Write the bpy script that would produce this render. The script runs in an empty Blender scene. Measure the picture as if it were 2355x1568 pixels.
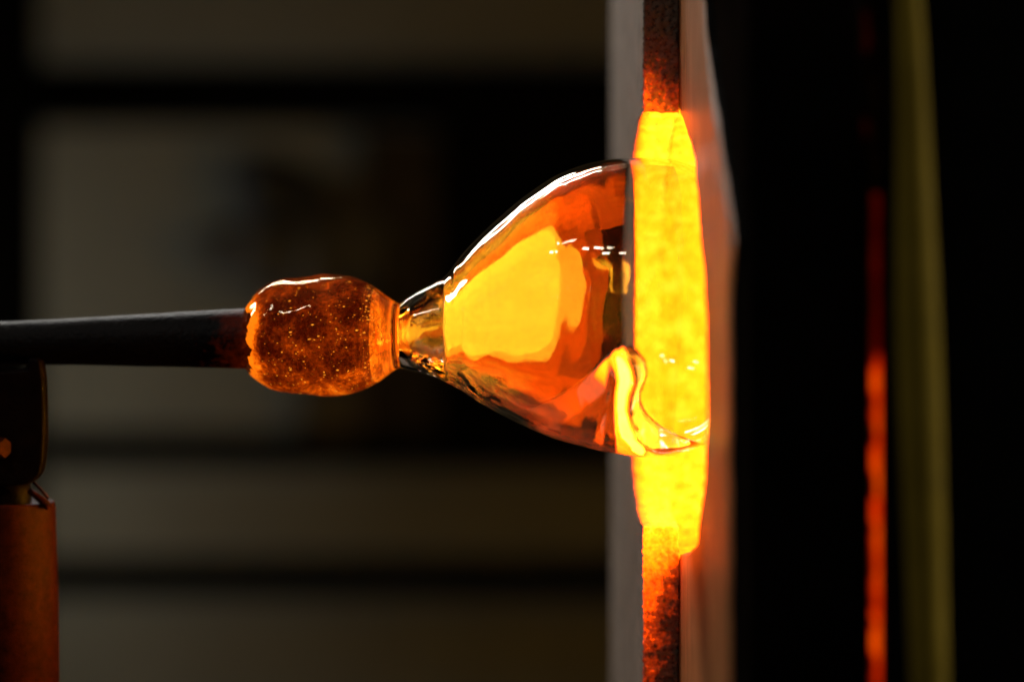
import bpy, bmesh, math, random
from mathutils import Vector, noise, Matrix
random.seed(7)
C = bpy.context.scene.collection
S = 0.0002           # metres per unit of the measuring grid laid on the plane of the pipe's axis
D = 0.85             # camera to the pipe's axis
CX, CY = 1177.0, 784.0

# ------------------------------------------------------------------ camera
cd = bpy.data.cameras.new('camera'); cam = bpy.data.objects.new('camera', cd); C.objects.link(cam)
cam.location = (0, -D, 0); cam.rotation_euler = (math.pi/2, 0, 0)
cd.lens = 65; cd.sensor_width = 36; cd.clip_start = 0.01; cd.clip_end = 50
cd.dof.use_dof = True; cd.dof.focus_distance = D - 0.022; cd.dof.aperture_fstop = 2.3
bpy.context.scene.camera = cam
# ------------------------------------------------------------------ world, exposure
w = bpy.data.worlds.new('World'); bpy.context.scene.world = w; w.use_nodes = True
w.node_tree.nodes['Background'].inputs[0].default_value = (0.9, 0.95, 1, 1)
w.node_tree.nodes['Background'].inputs[1].default_value = 0.0015
sc = bpy.context.scene
sc.view_settings.view_transform = 'Standard'; sc.view_settings.look = 'None'
sc.view_settings.exposure = 0; sc.view_settings.gamma = 1
cy = sc.cycles
cy.max_bounces = 24; cy.transmission_bounces = 20; cy.glossy_bounces = 12; cy.diffuse_bounces = 3
cy.caustics_reflective = True; cy.caustics_refractive = True
cy.sample_clamp_indirect = 40; cy.blur_glossy = 0.3
cy.use_denoising = True

# ------------------------------------------------------------------ lamps of the workshop and added fill lights (all out of frame)
def lamp(name, loc, target, sx, sy, watts, col=(1, 0.96, 0.9), roll=0):
    l = bpy.data.lights.new(name, 'AREA'); l.shape = 'RECTANGLE'; l.size = sx; l.size_y = sy
    l.energy = watts; l.color = col
    o = bpy.data.objects.new(name, l); C.objects.link(o); o.location = loc
    d = Vector(target) - Vector(loc)
    o.rotation_euler = d.to_track_quat('-Z', 'Y').to_euler()
    if roll: o.rotation_euler = (o.rotation_euler.to_matrix() @ Matrix.Rotation(roll, 3, 'Z')).to_euler()
    return o
G = (0.02, 0, 0.01)
def tube_lamp(a, b, width, watts):      # a long lamp hung between two points, facing the work
    a, b = Vector(a), Vector(b); o = lamp('tube_lamp', (a + b) / 2, G, (b - a).length, width, watts)
    zx = -(Vector(G) - (a + b) / 2).normalized(); xx = (b - a).normalized(); yy = zx.cross(xx).normalized(); zx = xx.cross(yy)
    o.rotation_euler = Matrix((xx, yy, zx)).transposed().to_euler()
tube_lamp((-0.30, 1.70, 1.18), (-1.55, 2.35, 1.28), 0.10, 16)
tube_lamp((-0.26, 1.15, 1.12), (-0.80, 1.45, 1.15), 0.05, 3)
for k, (x, y, z) in enumerate(((-1.5, -0.55, 1.45), (-1.6, -0.5, 1.18), (-0.92, -1.15, 1.32), (-1.12, -1.05, 1.30), (-0.80, -1.35, 1.25))):
    lamp('spot_lamp', (x, y, z), G, 0.12, 0.07, 0.7)
lamp('wall_fill', (-2.3, 3.7, -0.35), (-0.9, 5.0, -0.1), 0.5, 0.9, 4.0, (1, 0.94, 0.76))  # added light with no known source, brightens the lower left of the wall
dl = lamp('door_fill', (-1.6, 0.75, 0.7), (0.07, 0.05, 0.0), 0.22, 0.22, 0.8, (1, 0.9, 0.78)); dl.data.spread = math.radians(60)  # added to brighten the door's outer face
sl = lamp('olive_pipe_fill', (0.70, -0.275, 0.10), (0.142, -0.225, 0.0), 0.03, 0.5, 0.13, (1, 0.92, 0.72)); sl.data.spread = math.radians(40)  # added narrow light that lifts the olive pipe out of the dark

# ------------------------------------------------------------------ helpers
def X(px): return (px - CX) * S
def Z(py): return (CY - py) * S
def at(px, py, y):                      # a point at depth y
    k = (D + y) / D
    return Vector((X(px) * k, y, Z(py) * k))
def mesh(name, verts, faces, mats, parent=None, smooth=True, fmat=None, attr=None):
    m = bpy.data.meshes.new(name); m.from_pydata([tuple(v) for v in verts], [], faces)
    for mt in (mats if isinstance(mats, (list, tuple)) else [mats]): m.materials.append(mt)
    if fmat:
        for p, i in zip(m.polygons, fmat): p.material_index = i
    if smooth:
        for p in m.polygons: p.use_smooth = True
    if attr:
        for an, vals in attr.items():
            a = m.attributes.new(an, 'FLOAT', 'POINT'); a.data.foreach_set('value', vals)
    m.update()
    o = bpy.data.objects.new(name, m); C.objects.link(o)
    if parent: o.parent = parent; o.matrix_parent_inverse = Matrix.Translation(parent.location).inverted()
    return o
def from_bm(name, bm, mat, parent=None, smooth=True):
    bmesh.ops.recalc_face_normals(bm, faces=bm.faces)
    m = bpy.data.meshes.new(name); bm.to_mesh(m); bm.free(); m.materials.append(mat)
    if smooth:
        for p in m.polygons: p.use_smooth = True
    o = bpy.data.objects.new(name, m); C.objects.link(o)
    if parent: o.parent = parent; o.matrix_parent_inverse = Matrix.Translation(parent.location).inverted()
    return o
def thing(name, label, cat, loc=(0, 0, 0), group=None):
    o = bpy.data.objects.new(name, None); C.objects.link(o); o.location = loc; o.empty_display_size = 0.02
    o['label'] = label; o['category'] = cat
    if group: o['group'] = group
    return o
def tag(o, label, cat, group=None):
    o['label'] = label; o['category'] = cat
    if group: o['group'] = group
    return o
def lerp_table(t, x):
    if x <= t[0][0]: return t[0][1:]
    for a, b in zip(t, t[1:]):
        if x <= b[0]:
            f = (x - a[0]) / (b[0] - a[0]); return tuple(p + (q - p) * f for p, q in zip(a[1:], b[1:]))
    return t[-1][1:]
def smooth_table(t, n):                 # Catmull-Rom through the rows of a table
    out = []
    for i in range(len(t) - 1):
        p0 = t[max(i - 1, 0)]; p1 = t[i]; p2 = t[i + 1]; p3 = t[min(i + 2, len(t) - 1)]
        for k in range(n):
            u = k / n; u2 = u * u; u3 = u2 * u
            out.append(tuple(0.5 * (2*b + (c - a)*u + (2*a - 5*b + 4*c - d)*u2 + (3*b - a - 3*c + d)*u3)
                             for a, b, c, d in zip(p0, p1, p2, p3)))
    out.append(tuple(t[-1])); return out
def yaw(px): return -(px - 1150) * S * math.tan(math.radians(6))   # the pipe comes in a little from behind
def lathe(rows, n, disp=None, shift=None, flip=False, base=0):
    """rows of (px, centre py, radius) about a near-horizontal axis, capped at both ends"""
    V = []; F = []
    for i, (px, c, r) in enumerate(rows):
        for j in range(n):
            a = 2 * math.pi * j / n
            rr = r * (1 + (disp(px, a) if disp else 0)); p = px + (shift(px, a) if shift else 0)
            k = (D + yaw(p)) / D; V.append((X(p) * k, yaw(p) - rr * S * k * math.cos(a), (Z(c) + rr * S * math.sin(a)) * k))
    for i in range(len(rows) - 1):
        for j in range(n):
            q = (i*n + j, i*n + (j+1) % n, (i+1)*n + (j+1) % n, (i+1)*n + j)
            F.append(q)
    a = len(V); V.append(at(rows[0][0], rows[0][1], yaw(rows[0][0]))); V.append(at(rows[-1][0], rows[-1][1], yaw(rows[-1][0])))
    k = (len(rows) - 1) * n
    for j in range(n):
        F.append((a, (j+1) % n, j)); F.append((a + 1, k + j, k + (j+1) % n))
    if not flip: F = [tuple(reversed(f)) for f in F]
    return V, [tuple(i + base for i in f) for f in F]
def tube(name, path, rad, mat, parent=None, n=16, squash=1.0):
    """swept tube: path of Vectors, rad a number or list"""
    V = []; F = []; m = len(path)
    for i, p in enumerate(path):
        t = (path[min(i+1, m-1)] - path[max(i-1, 0)]).normalized()
        u = t.cross(Vector((0, 1, 0)));  u = u.normalized() if u.length > 1e-4 else Vector((1, 0, 0))
        v = t.cross(u).normalized(); r = rad[i] if isinstance(rad, (list, tuple)) else rad
        for j in range(n):
            a = 2 * math.pi * j / n; V.append(p + u * r * math.cos(a) + v * r * squash * math.sin(a))
    for i in range(m - 1):
        for j in range(n): F.append((i*n+j, i*n+(j+1) % n, (i+1)*n+(j+1) % n, (i+1)*n+j))
    F.append(tuple(reversed(range(n)))); F.append(tuple((m-1)*n + j for j in range(n)))
    bm = bmesh.new(); vs = [bm.verts.new(v) for v in V]
    for f in F: bm.faces.new([vs[i] for i in f])
    return from_bm(name, bm, mat, parent)
def box(name, lo, hi, mat, parent=None, bevel=0.0):
    bm = bmesh.new(); bmesh.ops.create_cube(bm, size=1)
    for v in bm.verts: v.co = Vector([l + (h - l) * (c + 0.5) for l, h, c in zip(lo, hi, v.co)])
    if bevel: bmesh.ops.bevel(bm, geom=bm.edges[:], offset=bevel, segments=3, affect='EDGES', profile=0.5)
    return from_bm(name, bm, mat, parent, smooth=False)

# ------------------------------------------------------------------ materials
def newmat(name):
    m = bpy.data.materials.new(name); m.use_nodes = True; nt = m.node_tree; nt.nodes.clear()
    out = nt.nodes.new('ShaderNodeOutputMaterial'); return m, nt, out
def N(nt, t, **kw):
    n = nt.nodes.new(t)
    for k, v in kw.items():
        if k in n.inputs: n.inputs[k].default_value = v
        else: setattr(n, k, v)
    return n
def ramp(nt, stops, interp='LINEAR'):
    r = nt.nodes.new('ShaderNodeValToRGB'); e = r.color_ramp.elements; r.color_ramp.interpolation = interp
    while len(e) < len(stops): e.new(0.5)
    for el, (p, c) in zip(e, stops): el.position = p; el.color = (*c, 1) if len(c) == 3 else c
    return r
def coords(nt, scale=(1, 1, 1)):
    t = nt.nodes.new('ShaderNodeTexCoord'); m = nt.nodes.new('ShaderNodeMapping'); m.inputs['Scale'].default_value = scale
    nt.links.new(t.outputs['Object'], m.inputs['Vector']); return m.outputs[0]
def noise_tex(nt, vec, scale, detail=5, rough=0.6):
    n = N(nt, 'ShaderNodeTexNoise', Scale=scale, Detail=detail, Roughness=rough); nt.links.new(vec, n.inputs['Vector']); return n.outputs['Fac']
def M(nt, op, a, b, clamp=False):
    n = nt.nodes.new('ShaderNodeMath'); n.operation = op; n.use_clamp = clamp
    for i, v in enumerate((a, b)):
        if isinstance(v, (int, float)): n.inputs[i].default_value = v
        else: nt.links.new(v, n.inputs[i])
    return n.outputs[0]
def plain(name, c0, c1, scale=60, rough=0.6, bump=0.2, metal=0, stretch=(1, 1, 1), rr=0.15, dist=0.001, spec=0.5):
    m, nt, out = newmat(name); v = coords(nt, stretch)
    f = noise_tex(nt, v, scale, 6, 0.65)
    r = ramp(nt, [(0.32, c0), (0.68, c1)]); nt.links.new(f, r.inputs[0])
    b = N(nt, 'ShaderNodeBsdfPrincipled', Metallic=metal)
    b.inputs['Specular IOR Level'].default_value = spec
    nt.links.new(r.outputs[0], b.inputs['Base Color'])
    f2 = noise_tex(nt, v, scale * 2.3, 5, 0.6)
    nt.links.new(M(nt, 'ADD', M(nt, 'MULTIPLY', f2, rr * 2), rough - rr), b.inputs['Roughness'])
    bp = N(nt, 'ShaderNodeBump', Strength=bump, Distance=dist)
    nt.links.new(noise_tex(nt, v, scale * 4, 6, 0.7), bp.inputs['Height']); nt.links.new(bp.outputs[0], b.inputs['Normal'])
    nt.links.new(b.outputs[0], out.inputs[0]); return m
def hot(name, stops, strength, amp=0.5, s1=180, s2=520, c0=(0.03, 0.022, 0.016), c1=(0.16, 0.12, 0.085), bump=0.5, rough=0.85, spec=0.5):
    """refractory or metal that glows by its own heat: a 'heat' value per vertex, roughened by noise"""
    m, nt, out = newmat(name); v = coords(nt)
    at_ = nt.nodes.new('ShaderNodeAttribute'); at_.attribute_name = 'glow'
    n1 = M(nt, 'SUBTRACT', noise_tex(nt, v, s1, 6, 0.65), 0.5); n2 = M(nt, 'SUBTRACT', noise_tex(nt, v, s2, 3, 0.6), 0.5)
    h = M(nt, 'ADD', at_.outputs['Fac'], M(nt, 'MULTIPLY', M(nt, 'ADD', n1, M(nt, 'MULTIPLY', n2, 0.7)), amp), True)
    r = ramp(nt, stops); nt.links.new(h, r.inputs[0])
    b = N(nt, 'ShaderNodeBsdfPrincipled', Roughness=rough); b.inputs['Specular IOR Level'].default_value = spec
    pits = noise_tex(nt, v, s2 * 1.3, 4, 0.6)
    cr = ramp(nt, [(0.36, c0), (0.5, c1)]); nt.links.new(pits, cr.inputs[0]); nt.links.new(cr.outputs[0], b.inputs['Base Color'])
    nt.links.new(r.outputs[0], b.inputs['Emission Color']); b.inputs['Emission Strength'].default_value = strength
    bp = N(nt, 'ShaderNodeBump', Strength=bump, Distance=0.001)
    nt.links.new(pits, bp.inputs['Height']); nt.links.new(bp.outputs[0], b.inputs['Normal'])
    nt.links.new(b.outputs[0], out.inputs[0]); return m
def glass(name, col, rough=0.0, bump=0.0, bscale=120, density=0, vcol=(1, 0.6, 0.2), stretch=(1, 1, 1)):
    m, nt, out = newmat(name)
    g = N(nt, 'ShaderNodeBsdfGlass', Roughness=rough, IOR=1.5); g.inputs['Color'].default_value = (*col, 1)
    if bump:
        bp = N(nt, 'ShaderNodeBump', Strength=bump, Distance=0.0006)
        nt.links.new(noise_tex(nt, coords(nt, stretch), bscale, 2, 0.5), bp.inputs['Height']); nt.links.new(bp.outputs[0], g.inputs['Normal'])
    nt.links.new(g.outputs[0], out.inputs[0])
    if density:
        a = N(nt, 'ShaderNodeVolumeAbsorption', Density=density); a.inputs['Color'].default_value = (*vcol, 1)
        nt.links.new(a.outputs[0], out.inputs['Volume'])
    return m
HOT = [(0.0, (0, 0, 0)), (0.22, (0.002, 0.0001, 0)), (0.40, (0.035, 0.0018, 0)), (0.58, (0.22, 0.014, 0)),
       (0.78, (0.62, 0.042, 0.0002)), (0.92, (0.86, 0.070, 0.0005)), (1.0, (1.0, 0.086, 0.003))]
m_door_hot = hot('hot_refractory', HOT, 12.0, 0.66, 150, 420, (0.02, 0.014, 0.01), (0.11, 0.085, 0.06))
m_wall_hot = hot('hot_throat', HOT, 12.0, 0.70, 120, 330, (0.01, 0.008, 0.005), (0.05, 0.035, 0.02))
m_gap_hot = hot('hot_gap', [(0, (0, 0, 0)), (0.3, (0.05, 0, 0)), (0.6, (0.6, 0.02, 0)), (1, (1, 0.13, 0.0))], 1.3, 0.6, 45, 160)
m_head = hot('hot_iron', [(0, (0.02, 0.001, 0)), (0.3, (0.05, 0.003, 0)), (0.55, (0.22, 0.024, 0.0005)), (0.72, (0.62, 0.085, 0.001)), (1, (1.4, 0.32, 0.008))],
             1.0, 1.0, 170, 650, (0.02, 0.01, 0.006), (0.09, 0.04, 0.02), 0.8)
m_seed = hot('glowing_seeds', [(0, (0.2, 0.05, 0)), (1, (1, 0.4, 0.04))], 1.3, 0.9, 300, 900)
m_chamber, nt, out = newmat('white_hot_lining')
e = N(nt, 'ShaderNodeEmission', Strength=1.0); r = ramp(nt, [(0.3, (20.0, 9.5, 0.35)), (0.7, (26.0, 13.0, 0.6))])
nt.links.new(noise_tex(nt, coords(nt), 9, 3), r.inputs[0]); nt.links.new(r.outputs[0], e.inputs['Color']); nt.links.new(e.outputs[0], out.inputs[0])
m_refr = plain('grey_refractory', (0.19, 0.14, 0.105), (0.32, 0.24, 0.185), 70, 0.8, 0.5)
m_front = plain('brown_refractory', (0.36, 0.13, 0.04), (0.66, 0.28, 0.10), 60, 0.4, 0.35, stretch=(1, 3, 0.5))
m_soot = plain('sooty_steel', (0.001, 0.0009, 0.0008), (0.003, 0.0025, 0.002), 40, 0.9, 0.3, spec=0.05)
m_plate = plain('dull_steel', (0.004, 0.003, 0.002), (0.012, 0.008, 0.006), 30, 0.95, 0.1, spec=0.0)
m_olive = plain('olive_paint', (0.22, 0.15, 0.012), (0.32, 0.22, 0.02), 30, 0.7, 0.1, spec=0.1)
m_iron = hot('scaled_iron', [(0, (0, 0, 0)), (0.25, (0, 0, 0)), (0.5, (0.03, 0.002, 0)), (1, (0.3, 0.03, 0.001))], 1.0, 0.55, 120, 380, (0.0015, 0.001, 0.0008), (0.006, 0.004, 0.003), 0.7, 0.5, 0.2)
m_rust = plain('rusty_tube', (0.026, 0.0032, 0.001), (0.075, 0.0115, 0.003), 260, 0.5, 0.4, spec=0.09)
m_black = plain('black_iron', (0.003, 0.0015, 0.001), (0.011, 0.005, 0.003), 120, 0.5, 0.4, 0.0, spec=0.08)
m_bub = glass('clear_hot_glass', (1.0, 0.965, 0.92), bump=0.05, bscale=60, stretch=(0.5, 1, 1))
m_knob = glass('amber_glass', (1.0, 0.80, 0.55), bump=0.25, bscale=90)
m_curl = glass('curl_glass', (1.0, 0.97, 0.93))
m_wallp = plain('grey_plaster', (0.30, 0.29, 0.25), (0.36, 0.35, 0.30), 3, 0.9, 0.1)
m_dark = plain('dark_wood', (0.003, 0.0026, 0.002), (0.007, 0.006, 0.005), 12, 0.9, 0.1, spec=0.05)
m_fade_mid = plain('greybrown_fade_tone', (0.15, 0.135, 0.11), (0.21, 0.19, 0.155), 5, 0.9, 0.1, spec=0.1)  # tone of the lighter step in the wall's fade
m_fade_dark = plain('brown_fade_tone', (0.05, 0.042, 0.034), (0.085, 0.07, 0.056), 5, 0.9, 0.1, spec=0.1)  # tone of the darker step in the wall's fade
m_greyc = plain('bluish_cloth', (0.10, 0.105, 0.12), (0.17, 0.175, 0.19), 6, 0.9, 0.2)
m_blue = plain('navy_cloth', (0.05, 0.057, 0.075), (0.08, 0.09, 0.115), 10, 0.9, 0.2)

# ------------------------------------------------------------------ furnace: near and far halves of the front wall, door
ZC = Z(735); RZ = 475 * S; RY = 0.105
XD0, XD1 = X(1475), X(1561)
XF0, XF1 = X(1562.5), 0.1227
def rag(p, s, amp):
    return amp * noise.noise(p * s)
def heat_edge(z):                        # how hot the door's meeting edge is, by height
    top = ZC + RZ; bot = ZC - RZ
    if z > top: return max(0.0, 0.56 - (z - top) / 0.036 * 0.40)
    if z < bot: return max(0.14, lerp_table([(0, .90), (0.007, .86), (0.014, .76), (0.026, .60), (0.04, .46), (0.07, .31), (0.12, .16)], bot - z)[0])
    return 1.0
# door slab: cross-section ring swept down the meeting edge
prof = []
z = 0.30
while z > ZC + RZ + 0.06: prof.append((0.0, z)); z -= 0.006
while z > ZC + RZ: prof.append((0.0, z)); z -= 0.0008
na = 190
for k in range(na + 1):
    a = math.pi / 2 - math.pi * k / na
    prof.append((RY * max(0.0, math.cos(a)) ** 0.9 + 0.0, ZC + RZ * math.sin(a)))
z = ZC - RZ - 0.0008
while z > -0.17: prof.append((0.0, z)); z -= 0.0008
while z > -0.30: prof.append((0.0, z)); z -= 0.006
nx = 22; YB = 0.262
V = []; F = []; FM = []; H = []
ring = nx + 1 + 8
for (y, z) in prof:
    inn = abs(z - ZC) < RZ
    for i in range(nx + 1):
        u = i / nx; x = XD0 + (XD1 - XD0) * u
        p = Vector((x, y, z)); n1 = rag(p, 420, 0.0009) + rag(p + Vector((3, 1, 2)), 1100, 0.0005)
        edge = min(u, 1 - u) * nx
        rnd = 0.0012 * max(0, 1 - edge / 2) ** 2
        ex = (rag(p, 700, 0.0008) if i in (0, nx) else 0)
        V.append((x + ex + (rnd * 0.6 if u < 0.5 else -rnd * 0.1), y + n1 + (rnd if u < 0.5 else rnd * 0.2), z + rag(p + Vector((9, 9, 9)), 500, 0.0006)))
        h = heat_edge(z)
        if inn: h = 0.92 - 0.46 * max(0, 1 - u / 0.36) ** 1.3
        elif z > ZC: h -= 0.20 * u + 0.12 * max(0, 1 - u / 0.12)
        else: h -= 0.34 * u ** 1.5 * min(1, (ZC - RZ - z) / 0.02)
        H.append(h)
    for (xx, f) in ((XD1, 0.33), (XD1, 0.66), (XD1, 1), ((XD0 + XD1) / 2, 1), (XD0, 1), (XD0, 0.66), (XD0, 0.33), (XD0, 0.08)):
        V.append((xx, y + (YB - y) * f, z)); H.append(0)
for i in range(len(prof) - 1):
    for j in range(ring):
        j2 = (j + 1) % ring
        F.append((i*ring + j, i*ring + j2, (i+1)*ring + j2, (i+1)*ring + j)); FM.append(0 if j < nx else 1)
F.append(tuple(range(ring))); FM.append(1); F.append(tuple(reversed([(len(prof)-1)*ring + j for j in range(ring)]))); FM.append(1)
door = thing('furnace_door', 'refractory furnace door with a half-round notch glowing yellow behind the glass bubble', 'furnace door', (XD0, 0.13, -0.30))
mesh('door_slab', V, F, [m_door_hot, m_refr], door, True, FM, {'glow': H})

# furnace front wall with its throat
furn = thing('glass_furnace', 'dark furnace with brown front wall, yellow glowing throat and a red hot crack', 'furnace', (0.3, 0, -0.30))
near = [(262, 1562.5), (280, 1572), (345, 1592), (400, 1600), (500, 1608), (600, 1615), (700, 1621), (800, 1624), (900, 1625), (1000, 1624),
        (1100, 1618), (1200, 1608), (1240, 1604), (1256, 1597), (1268, 1584), (1274, 1562.5)]
def on_front(px, py):                    # the point of the front wall's plane seen there, as (y, z)
    y = X(1562.5) * D / X(px) - D; return y, Z(py) * (D + y) / D
hole = [on_front(px, py) for py, px in [(r_[0], r_[1]) for r_ in smooth_table([(float(a), float(b)) for a, b in near], 9)]]
zt, zb = hole[0][1], hole[-1][1]
nh = 90
far = []
for k in range(1, nh):
    a = -math.pi / 2 + math.pi * k / nh
    far.append((0.114 * math.cos(a), (zt + zb) / 2 + (zt - zb) / 2 * 1.025 * math.sin(a)))
hole += far
outl = [on_front(1690, 560), on_front(1683, 500), on_front(1668, 400), on_front(1655, 300), on_front(1640, 200), on_front(1628, 100), on_front(1620, 0)]
outl = [(-0.199, -0.30), (-0.199, 0.02)] + outl + [(-0.085, 0.22), (-0.08, 0.30), (0.30, 0.30), (0.30, -0.30)]
def hit_outline(c, d):
    best = None
    for a, b in zip(outl, outl[1:] + outl[:1]):
        ex, ez = b[0] - a[0], b[1] - a[1]; den = d[0] * ez - d[1] * ex
        if abs(den) < 1e-12: continue
        t = ((a[0] - c[0]) * ez - (a[1] - c[1]) * ex) / den; s = ((a[0] - c[0]) * d[1] - (a[1] - c[1]) * d[0]) / den
        if t > 0 and -1e-6 <= s <= 1 + 1e-6 and (best is None or t < best): best = t
    return (c[0] + d[0] * best, c[1] + d[1] * best)
cen = (0.0, (zt + zb) / 2)
hole = sorted(hole, key=lambda q: math.atan2(q[1] - cen[1], q[0] - cen[0]))
fcols = 10; tcols = 14
V = []; F = []; FM = []; H = []; ring = fcols + 1 + tcols + 1 + 1
def add_ray(q, o):
    for i in range(fcols + 1):           # front face from the outline to the throat's lip
        f = i / fcols; f = 1 - (1 - f) ** 1.6 if i != fcols - 1 else 0.993
        y = o[0] + (q[0] - o[0]) * f; z = o[1] + (q[1] - o[1]) * f
        V.append((XF0 + rag(Vector((1, y, z)), 60, 0.0006) + (0.0003 if i == fcols else 0), y, z)); H.append(0.9 if i == fcols else 0.0)
    for i in range(tcols):
        f = (i + 0.35) / tcols; x = XF0 + 0.0003 + (XF1 - XF0 - 0.001) * f
        p = Vector((x, q[0], q[1])); k = 1 + rag(p, 300, 0.008) + rag(p, 900, 0.005)
        V.append((x, cen[0] + (q[0] - cen[0]) * k, cen[1] + (q[1] - cen[1]) * k)); H.append(0.90 - 0.2 * max(0, 1 - (q[1] - zb) / 0.010))
    V.append((XF1, q[0], q[1])); H.append(0.9)
    V.append((XF1, o[0], o[1])); H.append(0)
pts = []
for i, q in enumerate(hole):
    d = (q[0] - cen[0], q[1] - cen[1]); pts.append((math.atan2(d[1], d[0]), q, hit_outline(cen, d)))
for c in outl:                           # keep the corners of the outline
    a = math.atan2(c[1] - cen[1], c[0] - cen[0]); k = min(range(len(pts)), key=lambda i: abs(pts[i][0] - a)); pts[k] = (pts[k][0], pts[k][1], c)
for _, q, o in pts: add_ray(q, o)
n = len(pts); lip = fcols
for i in range(n):
    i2 = (i + 1) % n
    for j in range(ring):
        j2 = (j + 1) % ring
        F.append((i*ring + j, i2*ring + j, i2*ring + j2, i*ring + j2))
        FM.append(0 if j < fcols else 1 if j <= fcols + tcols else 2)
mesh('front_wall', V, F, [m_front, m_wall_hot, m_soot], furn, True, FM, {'glow': H})
# chamber lining: a drum open towards the throat
V = []; F = []; nn = 48
for x, r_ in ((0.1245, 0.13), (0.1245, 0.185), (0.24, 0.185), (0.36, 0.185), (0.46, 0.16), (0.48, 0.08)):
    for j in range(nn):
        a = 2 * math.pi * j / nn; V.append((x, r_ * math.cos(a), cen[1] + r_ * math.sin(a)))
for i in range(5):
    for j in range(nn): F.append((i*nn+j, i*nn+(j+1) % nn, (i+1)*nn+(j+1) % nn, (i+1)*nn+j))
F.append(tuple(5*nn + j for j in range(nn)))
mesh('chamber_lining', V, F, m_chamber, furn)
# steel plate behind the brown facing, proud of it towards the camera, and casing plates round the drum
box('steel_plate', (XF0 + 0.003, -0.219, -0.30), (XF1 - 0.0025, -0.135, 0.30), m_plate, furn, 0.0015)
box('steel_plate', (XF0 + 0.0031, -0.134, 0.115), (XF1 + 0.0002, 0.29, 0.30), m_plate, furn, 0.0015)
XC = 0.1280
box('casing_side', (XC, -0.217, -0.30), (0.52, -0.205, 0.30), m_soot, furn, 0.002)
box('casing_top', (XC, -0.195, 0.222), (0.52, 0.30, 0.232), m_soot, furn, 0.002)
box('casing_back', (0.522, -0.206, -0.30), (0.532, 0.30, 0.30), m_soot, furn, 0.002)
# red hot packing seen in the joint between front wall and casing
V = []; F = []; H = []; rows = 260
for i in range(rows + 1):
    z = 0.29 - 0.58 * i / rows; py = CY - z / S * D / (D - 0.21)
    h = -0.4 if py < 430 else 0.21 if py < 800 else 0.21 + 0.5 * min(1, (py - 800) / 60) + 0.16 * noise.noise(Vector((0, 0, z * 70)))
    if py > 1480: h -= (py - 1480) / 150 * 0.3
    for k in range(11):
        x = XF1 - 0.004 + 0.0145 * k / 10
        p = Vector((x, 0, z)); lim = XF1 + 0.0031 + rag(Vector((0, 2, z)), 110, 0.0016) + rag(Vector((0, 7, z)), 330, 0.0008)
        V.append((x, -0.2035 + rag(p, 160, 0.0008), z)); H.append(h * max(0.0, min(1.0, (x - lim) / 0.0012 + 0.5)))
for i in range(rows):
    for k in range(10): F.append((i*11+k, i*11+k+1, (i+1)*11+k+1, (i+1)*11+k))
pk = mesh('hot_packing', V, F, m_gap_hot, furn, True, None, {'glow': H})
# grey strip along the joint and olive pipe on the casing
box('joint_strip', at(1952, 440, -0.204).to_tuple()[0:1] + (-0.2045, -0.17), (at(2003, 440, -0.204).x, -0.1992, at(0, 440, -0.2).z), plain('dull_strip', (0.03, 0.028, 0.016), (0.05, 0.045, 0.026), 40, 0.7), furn, 0.001)
tab = [(-80., 2084., 26.), (0., 2088., 29.), (250., 2097., 36.), (500., 2103., 43.), (784., 2110., 50.), (1100., 2121., 48.), (1400., 2131., 44.), (1700., 2140., 42.)]
st = smooth_table(tab, 6); yp = -0.225
t = thing('service_pipe', 'blurred olive pipe standing beside the red hot crack at the right', 'pipe', at(2140, 1700, yp))
tube('pipe_body', [at(b, a, yp) for a, b, c in st], [c * S * (D + yp) / D for a, b, c in st], m_olive, t, 28)

# ------------------------------------------------------------------ blowpipe
pipe = thing('blowpipe', 'dark scaled iron blowpipe reaching in from the left with its head inside amber glass', 'blowpipe', (X(300), 0, Z(785)))
rows = smooth_table([(-160., 790., 50.), (0., 789.5, 50.), (150., 786., 53.), (330., 782.5, 60.), (480., 779.5, 66.), (560., 778.5, 69.), (600., 778., 71.), (640., 777., 72.)], 8)
V, F = lathe(rows, 64, lambda px, a: 0.012 * noise.noise(Vector((px * 0.02, math.cos(a) * 2, math.sin(a) * 2))) + 0.008 * noise.noise(Vector((px * 0.09, math.cos(a) * 7, math.sin(a) * 7))))
H = [0.10 + 0.38 * max(0, min(1, (v[0] - X(420)) / (X(570) - X(420)))) for v in V]
mesh('pipe_shaft', V, F, m_iron, pipe, True, None, {'glow': H})
rows = smooth_table([(588., 778., 74.), (600., 777., 92.), (640., 776., 106.), (700., 775., 112.), (760., 773., 114.), (800., 772., 112.), (826., 771., 110.), (836., 770., 106.), (840., 770., 94.), (854., 770., 88.), (866., 770., 76.), (869., 770., 40.)], 8)  # the taper past the flat end is an added plug
V, F = lathe(rows, 96, lambda px, a: 0.05 * noise.noise(Vector((px * 0.012, math.cos(a) * 1.3, math.sin(a) * 1.3 + 5))) - 0.30 * math.exp(-((px - 745) / 42) ** 2) * abs(math.sin(a)) ** 7 + 0.02 * noise.noise(Vector((px * 0.06, math.cos(a) * 5, math.sin(a) * 5))), lambda px, a: max(0, 1 - (px - 588) / 40) * (26 * noise.noise(Vector((math.cos(a) * 2.5, math.sin(a) * 2.5, 1))) + 5 * noise.noise(Vector((math.cos(a) * 9, math.sin(a) * 9, 4)))))
H = [0.40 + 0.42 * noise.noise(Vector((v[0] * 75, v[1] * 75, v[2] * 75))) + 0.38 * max(0, 1 - (v[0] - X(596)) / (16 * S)) + (0.34 if v[0] > X(848) else 0) + (0.22 if v[2] < Z(840) else 0) * min(1, (Z(840) - v[2]) / 0.006) for v in V]  # extra glow on the end plug stands in for refracted furnace light
mesh('pipe_head', V, F, m_head, pipe, True, None, {'glow': H})

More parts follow.
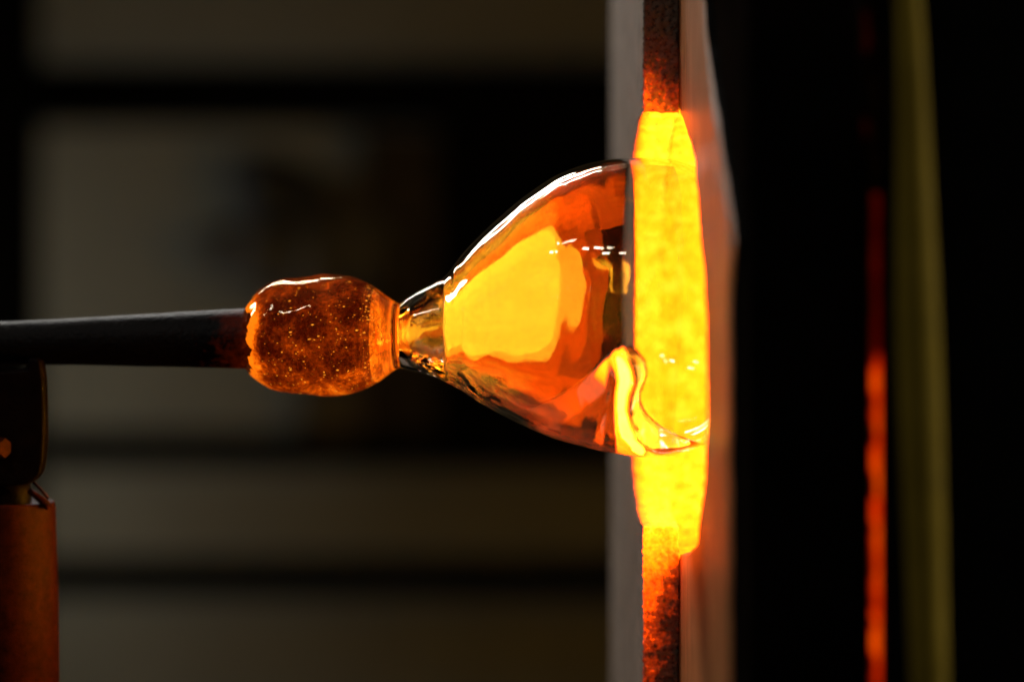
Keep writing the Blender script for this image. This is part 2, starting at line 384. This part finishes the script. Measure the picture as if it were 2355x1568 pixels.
# ------------------------------------------------------------------ glass
gl = thing('glass_bubble', 'clear hot glass bubble on the blowpipe, flaring from an amber knob into the glowing throat', 'glass bubble', (X(1200), 0, Z(740)))
kt = [(561., 712., 848.), (568., 698., 856.), (580., 680., 868.), (605., 658., 884.), (640., 643., 898.), (690., 638., 906.), (740., 630., 912.),
      (790., 632., 909.), (825., 641., 900.), (860., 660., 885.), (890., 681., 864.), (908., 693., 851.), (918., 697., 846.)]
rows = [(a, (b + c) / 2, (c - b) / 2) for a, b, c in smooth_table(kt, 7)]
def kshift(px, a):
    f = max(0.0, 1 - (px - 561) / 60)
    return f * (18 * noise.noise(Vector((math.cos(a) * 2.2, math.sin(a) * 2.2, 3))) + 9 * noise.noise(Vector((math.cos(a) * 7, math.sin(a) * 7, 8))) + 8)
def kdisp(px, a):
    f = math.sin(math.pi * min(1, max(0, (px - 561) / 357)))
    return f * (0.05 * noise.noise(Vector((px * 0.013 + 4.3, math.cos(a) * 1.9, math.sin(a) * 1.9))) + 0.016 * noise.noise(Vector((px * 0.03, math.cos(a) * 4, math.sin(a) * 4 + 7))))
rows_k = rows
V, F = lathe(rows, 120, kdisp, kshift)
mesh('glass_knob', V, F, m_knob, gl)
# seeds: little bubbles caught between iron and glass, their sparkle painted as emission
bm = bmesh.new()
for k in range(900):
    px = 600 + 240 * random.random() ** 0.8 if k < 620 else random.uniform(838, 868); a = random.uniform(0, 2 * math.pi)
    gr = min((b + c) for q, c, b in [(abs(q0 - px), 0, r0) for q0, c0, r0 in rows_k] if q < 8)
    r = min(118 + random.random() * 9, gr - 14)
    if r < 80: continue
    s = random.choice((0.4, 0.5, 0.6, 0.6, 0.8, 1.0, 1.0, 1.3, 1.8)) * S * 1.1
    mt = Matrix.Translation(at(px, 773 - r * math.sin(a), yaw(px)) - Vector((0, r * S * math.cos(a), 0))) @ Matrix.Diagonal((s * random.uniform(0.8, 2.2), s, s, 1))
    bmesh.ops.create_icosphere(bm, subdivisions=1, radius=1, matrix=mt)
so = from_bm('glass_seeds', bm, m_seed, gl); so['kind'] = 'stuff'
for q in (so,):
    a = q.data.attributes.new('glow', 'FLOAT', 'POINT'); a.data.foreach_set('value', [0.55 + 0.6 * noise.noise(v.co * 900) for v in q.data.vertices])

bt = [(921., 697., 846.), (926., 692., 848.), (938., 683., 851.), (965., 667., 857.), (1000., 649., 867.), (1025., 634., 878.), (1060., 588., 896.), (1100., 544., 923.),
      (1150., 498., 951.), (1200., 456., 976.), (1260., 415., 1002.), (1300., 396., 1015.), (1350., 379., 1029.), (1400., 370., 1039.), (1450., 366., 1045.),
      (1500., 366., 1046.), (1560., 373., 1040.), (1630., 400., 1016.), (1700., 450., 970.), (1750., 505., 915.), (1780., 560., 860.), (1798., 630., 790.), (1804., 690., 730.)]
outer = [(a, (b + c) / 2, (c - b) / 2) for a, b, c in smooth_table(bt, 12)]
def bdisp(px, a):
    return 0.006 * noise.noise(Vector((px * 0.004, math.cos(a) * 1.2, math.sin(a) * 1.2))) + 0.0016 * noise.noise(Vector((px * 0.02, math.cos(a) * 5, math.sin(a) * 5)))
# a fold of thick glass on the lower front: its crest climbs to a rounded tip and drops in an S to the lip
crest = smooth_table([(1190., 955.), (1250., 922.), (1310., 890.), (1352., 852.), (1380., 822.), (1405., 808.), (1430., 808.), (1450., 826.), (1456., 855.),
                      (1447., 885.), (1446., 915.), (1462., 945.), (1500., 977.), (1550., 1002.), (1592., 1020.), (1640., 1040.)], 5)
def fold(px, py):
    if px < 1185 or px > 1690 or py < 800: return 0.0
    best = 1e9; inside = False; prev = None; poly = crest + [(1640., 1150.), (1190., 1150.)]
    for k in range(len(poly)):
        (x1, y1), (x2, y2) = poly[k], poly[(k + 1) % len(poly)]
        if (y1 > py) != (y2 > py) and px < (x2 - x1) * (py - y1) / (y2 - y1) + x1: inside = not inside
        if k < len(crest) - 1:
            dx, dy = x2 - x1, y2 - y1; t = max(0, min(1, ((px - x1) * dx + (py - y1) * dy) / (dx * dx + dy * dy + 1e-9)))
            best = min(best, math.hypot(px - x1 - t * dx, py - y1 - t * dy))
    # right part: a ramp climbing from the hollow at 1388 to the S-shaped crest; left part: a low swell under the crest line
    xr = lerp_table([(808, 1436.), (826, 1452.), (855, 1458.), (885, 1449.), (915, 1448.), (945, 1464.), (978, 1502.), (1002, 1550.), (1020, 1592.), (1040, 1640.)], py)[0]
    sd = best if inside else -best
    t = max(0.0, min(1.0, (sd + 3) / 26)); edge = math.sqrt(1 - (1 - t) ** 2)
    u = max(0.0, min(1.0, (px - 1388) / max(30.0, xr - 22 - 1388)))
    u = u * u * (3 - 2 * u) * 0.6 + u * 0.4
    hr = min(62.0, 0.62 * (xr - 1388)) * u * edge * max(0.0, min(1.0, (1615 - px) / 150)) ** 1.5
    t2 = max(0.0, min(1.0, (sd + 3) / 72)); hl = 22 * (1 - (1 - t2) ** 2) * math.exp(-max(0, sd - 40) / 60)
    hl *= max(0.0, min(1.0, (px - 1190) / 140)) * max(0.0, min(1.0, (1440 - px) / 60))
    return max(hr, hl) + 0.25 * min(hr, hl)
def bd(px, a):
    k = bdisp(px, a); ca = math.cos(a)
    if math.sin(a) < -0.6 and px < 1170:
        k += lerp_table([(1090, 0.015), (1165, 0.0)], px)[0] * noise.noise(Vector((px * 0.05, math.cos(a) * 9, 3))) * min(1, (-0.6 - math.sin(a)) * 5) * min(1, (px - 930) / 60)
    if ca > 0 and math.sin(a) < 0 and px > 1185:
        c, R = lerp_table(outer, px)
        k += fold(px, c - R * math.sin(a)) / R * min(1, ca * 2.2)
    return k
V, F = lathe(outer, 420, bd)
th = [(1030., 20.), (1060., 22.), (1120., 21.), (1250., 15.), (1380., 7.), (1440., 4.5), (1600., 5.), (1790., 12.)]
inner = [(924., 771., 8.), (928., 771., 24.), (935., 769., 36.), (955., 764., 52.), (985., 760., 72.), (1012., 757., 91.), (1026., 756., 101.), (1031., 756., 108.), (1038., 755., 110.)]
for a, c, r in outer:
    if 1048 < a < 1790: inner.append((a, c, r - lerp_table(th, a)[0]))
V2, F2 = lathe(inner, 160, bdisp, None, True, len(V))
mesh('bubble_wall', V + V2, F + F2, m_bub, gl)

# ------------------------------------------------------------------ pipe stand
ys = yaw(25); KS = (D + ys) / D
def XS(px): return X(px) * KS
def ZS(py): return Z(py) * KS
stand = thing('pipe_stand', 'rusty tube stand with black iron yoke carrying the blowpipe at the left edge', 'pipe stand', (XS(25), ys, -0.30))
def vlathe(name, cx, rows, mat, parent, n=64, y0=ys):
    V = []; F = []
    for (py, r) in rows:
        for j in range(n):
            a = 2 * math.pi * j / n; V.append((XS(cx) + r * S * math.cos(a), y0 + r * S * math.sin(a), ZS(py)))
    for i in range(len(rows) - 1):
        for j in range(n): F.append((i*n+j, i*n+(j+1) % n, (i+1)*n+(j+1) % n, (i+1)*n+j))
    F.append(tuple(range(n))); F.append(tuple((len(rows)-1)*n + j for j in range(n)))
    bm = bmesh.new(); vs = [bm.verts.new(v) for v in V]
    for f in F: bm.faces.new([vs[i] for i in f])
    return from_bm(name, bm, mat, parent)
vlathe('stand_tube', 22, [(1158, 92), (1154, 97), (1152, 101), (1155, 104.5), (1162, 106), (1400, 113), (2284, 122)], m_rust, stand)
# yoke: a cheek plate with a round bottom beside the pipe
ck = [(84, 824), (92, 821), (108, 823), (115, 832), (120, 870), (122, 930), (122, 1000), (118, 1060), (112, 1085), (98, 1100), (84, 1108), (40, 1112), (-60, 1112), (-120, 1080), (-130, 900), (-60, 860), (40, 850), (80, 846)]
bm = bmesh.new()
fr = [bm.verts.new((XS(a), ys - 0.016, ZS(b))) for a, b in ck]; f = bm.faces.new(fr)
ex = bmesh.ops.extrude_face_region(bm, geom=[f]); bmesh.ops.translate(bm, verts=[v for v in ex['geom'] if isinstance(v, bmesh.types.BMVert)], vec=(0, 0.009, 0))
bmesh.ops.bevel(bm, geom=bm.edges[:], offset=0.0016, segments=3, affect='EDGES', profile=0.5)
from_bm('yoke', bm, m_black, stand, smooth=False)
tube('latch_rod', [Vector((XS(88), ys - 0.010, ZS(1102))), Vector((XS(106), ys - 0.010, ZS(1120))), Vector((XS(124), ys - 0.010, ZS(1142)))], 0.0006, m_rust, stand, 8)
tube('clip', [Vector((XS(82), ys - 0.012, ZS(1122))), Vector((XS(98), ys - 0.012, ZS(1134))), Vector((XS(112), ys - 0.012, ZS(1146))), Vector((XS(121), ys - 0.012, ZS(1152))), Vector((XS(122), ys - 0.011, ZS(1164)))], [0.0014, 0.0016, 0.0019, 0.002, 0.0012], m_rust, stand, 10)
vlathe('neck_rod', 22, [(1090, 50), (1160, 50), (1200, 50)], m_black, stand)
bm = bmesh.new(); bmesh.ops.create_cone(bm, cap_ends=True, segments=6, radius1=0.0052, radius2=0.0046, depth=0.006)
bmesh.ops.rotate(bm, verts=bm.verts, matrix=Matrix.Rotation(math.pi/2, 3, 'X') @ Matrix.Rotation(0.4, 3, 'Y')); bmesh.ops.rotate(bm, verts=bm.verts, matrix=Matrix.Rotation(0.75, 3, 'Z'))
bmesh.ops.translate(bm, verts=bm.verts, vec=(XS(26), ys - 0.019, ZS(1024)))
from_bm('orange_reflection', bm, m_rust, stand, smooth=False)  # added rust-coloured facet standing in for an orange reflection on the yoke

# ------------------------------------------------------------------ workshop behind
bw = box('background_wall', (-5, 5.0, -3), (5, 5.2, 4), m_wallp); bw['kind'] = 'structure'
rk = thing('storage_rack', 'dark shelving rack far out of focus behind the blowpipe', 'rack', at(600, 1700, 4.2))
def bgbox(name, x0, x1, y0, y1, d0, d1, mat, par):
    a = at(x0, y1, d0); b = at(x1, y0, d0); return box(name, (a.x, d0, a.z), (b.x, d1, b.z), mat, par, 0.006)
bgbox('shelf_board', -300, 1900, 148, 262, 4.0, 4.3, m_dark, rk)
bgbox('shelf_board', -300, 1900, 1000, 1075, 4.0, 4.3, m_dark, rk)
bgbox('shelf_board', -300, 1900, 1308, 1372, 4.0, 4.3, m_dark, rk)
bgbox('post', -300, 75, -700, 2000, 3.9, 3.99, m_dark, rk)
bx = bgbox('dark_fade_box', 830, 1003, 300, 999, 4.1, 4.4, m_fade_dark, None); tag(bx, 'dim brown crate beside the dark cabinet on the rack', 'dark_fade_box')  # added box, its tone imitates the wall darkening to the right
bx = bgbox('mid_fade_box', 690, 829, 400, 999, 4.12, 4.4, m_fade_mid, None); tag(bx, 'grey brown carton left of the brown crate, blurred behind the pipe', 'mid_fade_box')  # added box, a paler step before the wall goes dark
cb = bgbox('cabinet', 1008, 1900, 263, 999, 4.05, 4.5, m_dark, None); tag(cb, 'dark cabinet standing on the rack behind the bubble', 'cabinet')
def drape(name, pts, d, mat, label, cat):
    """a hanging cloth: an outline filled as a puffed, folded sheet with thickness"""
    V = []; F = []; cx = sum(p[0] for p in pts) / len(pts); cyy = sum(p[1] for p in pts) / len(pts)
    ps = smooth_table([(float(a), float(b)) for a, b in pts + pts[:1]], 6)[:-1]; n = len(ps); R = 8
    for k in range(R + 1):
        f = k / R
        for (a, b) in ps:
            px = cx + (a - cx) * f; py = cyy + (b - cyy) * f
            V.append(at(px, py, d - 0.10 * math.sqrt(max(0, 1 - f * f)) + 0.02 * math.sin(px * 0.05)))
    for k in range(R):
        for j in range(n): F.append((k*n+j, k*n+(j+1) % n, (k+1)*n+(j+1) % n, (k+1)*n+j))
    o = mesh(name, V, F, mat); md = o.modifiers.new('thick', 'SOLIDIFY'); md.thickness = 0.02
    return tag(o, label, cat)
drape('navy_cloth', [(520, 370), (600, 345), (720, 380), (770, 450), (720, 530), (620, 560), (540, 500)], 3.88, m_blue, 'dark navy cloth hanging far behind and above the amber knob', 'cloth')
drape('grey_cloth', [(430, 540), (560, 510), (760, 500), (880, 480), (930, 560), (900, 660), (700, 700), (500, 640)], 3.92, m_greyc, 'bluish grey cloth bundled below the navy cloth, far out of focus', 'cloth')
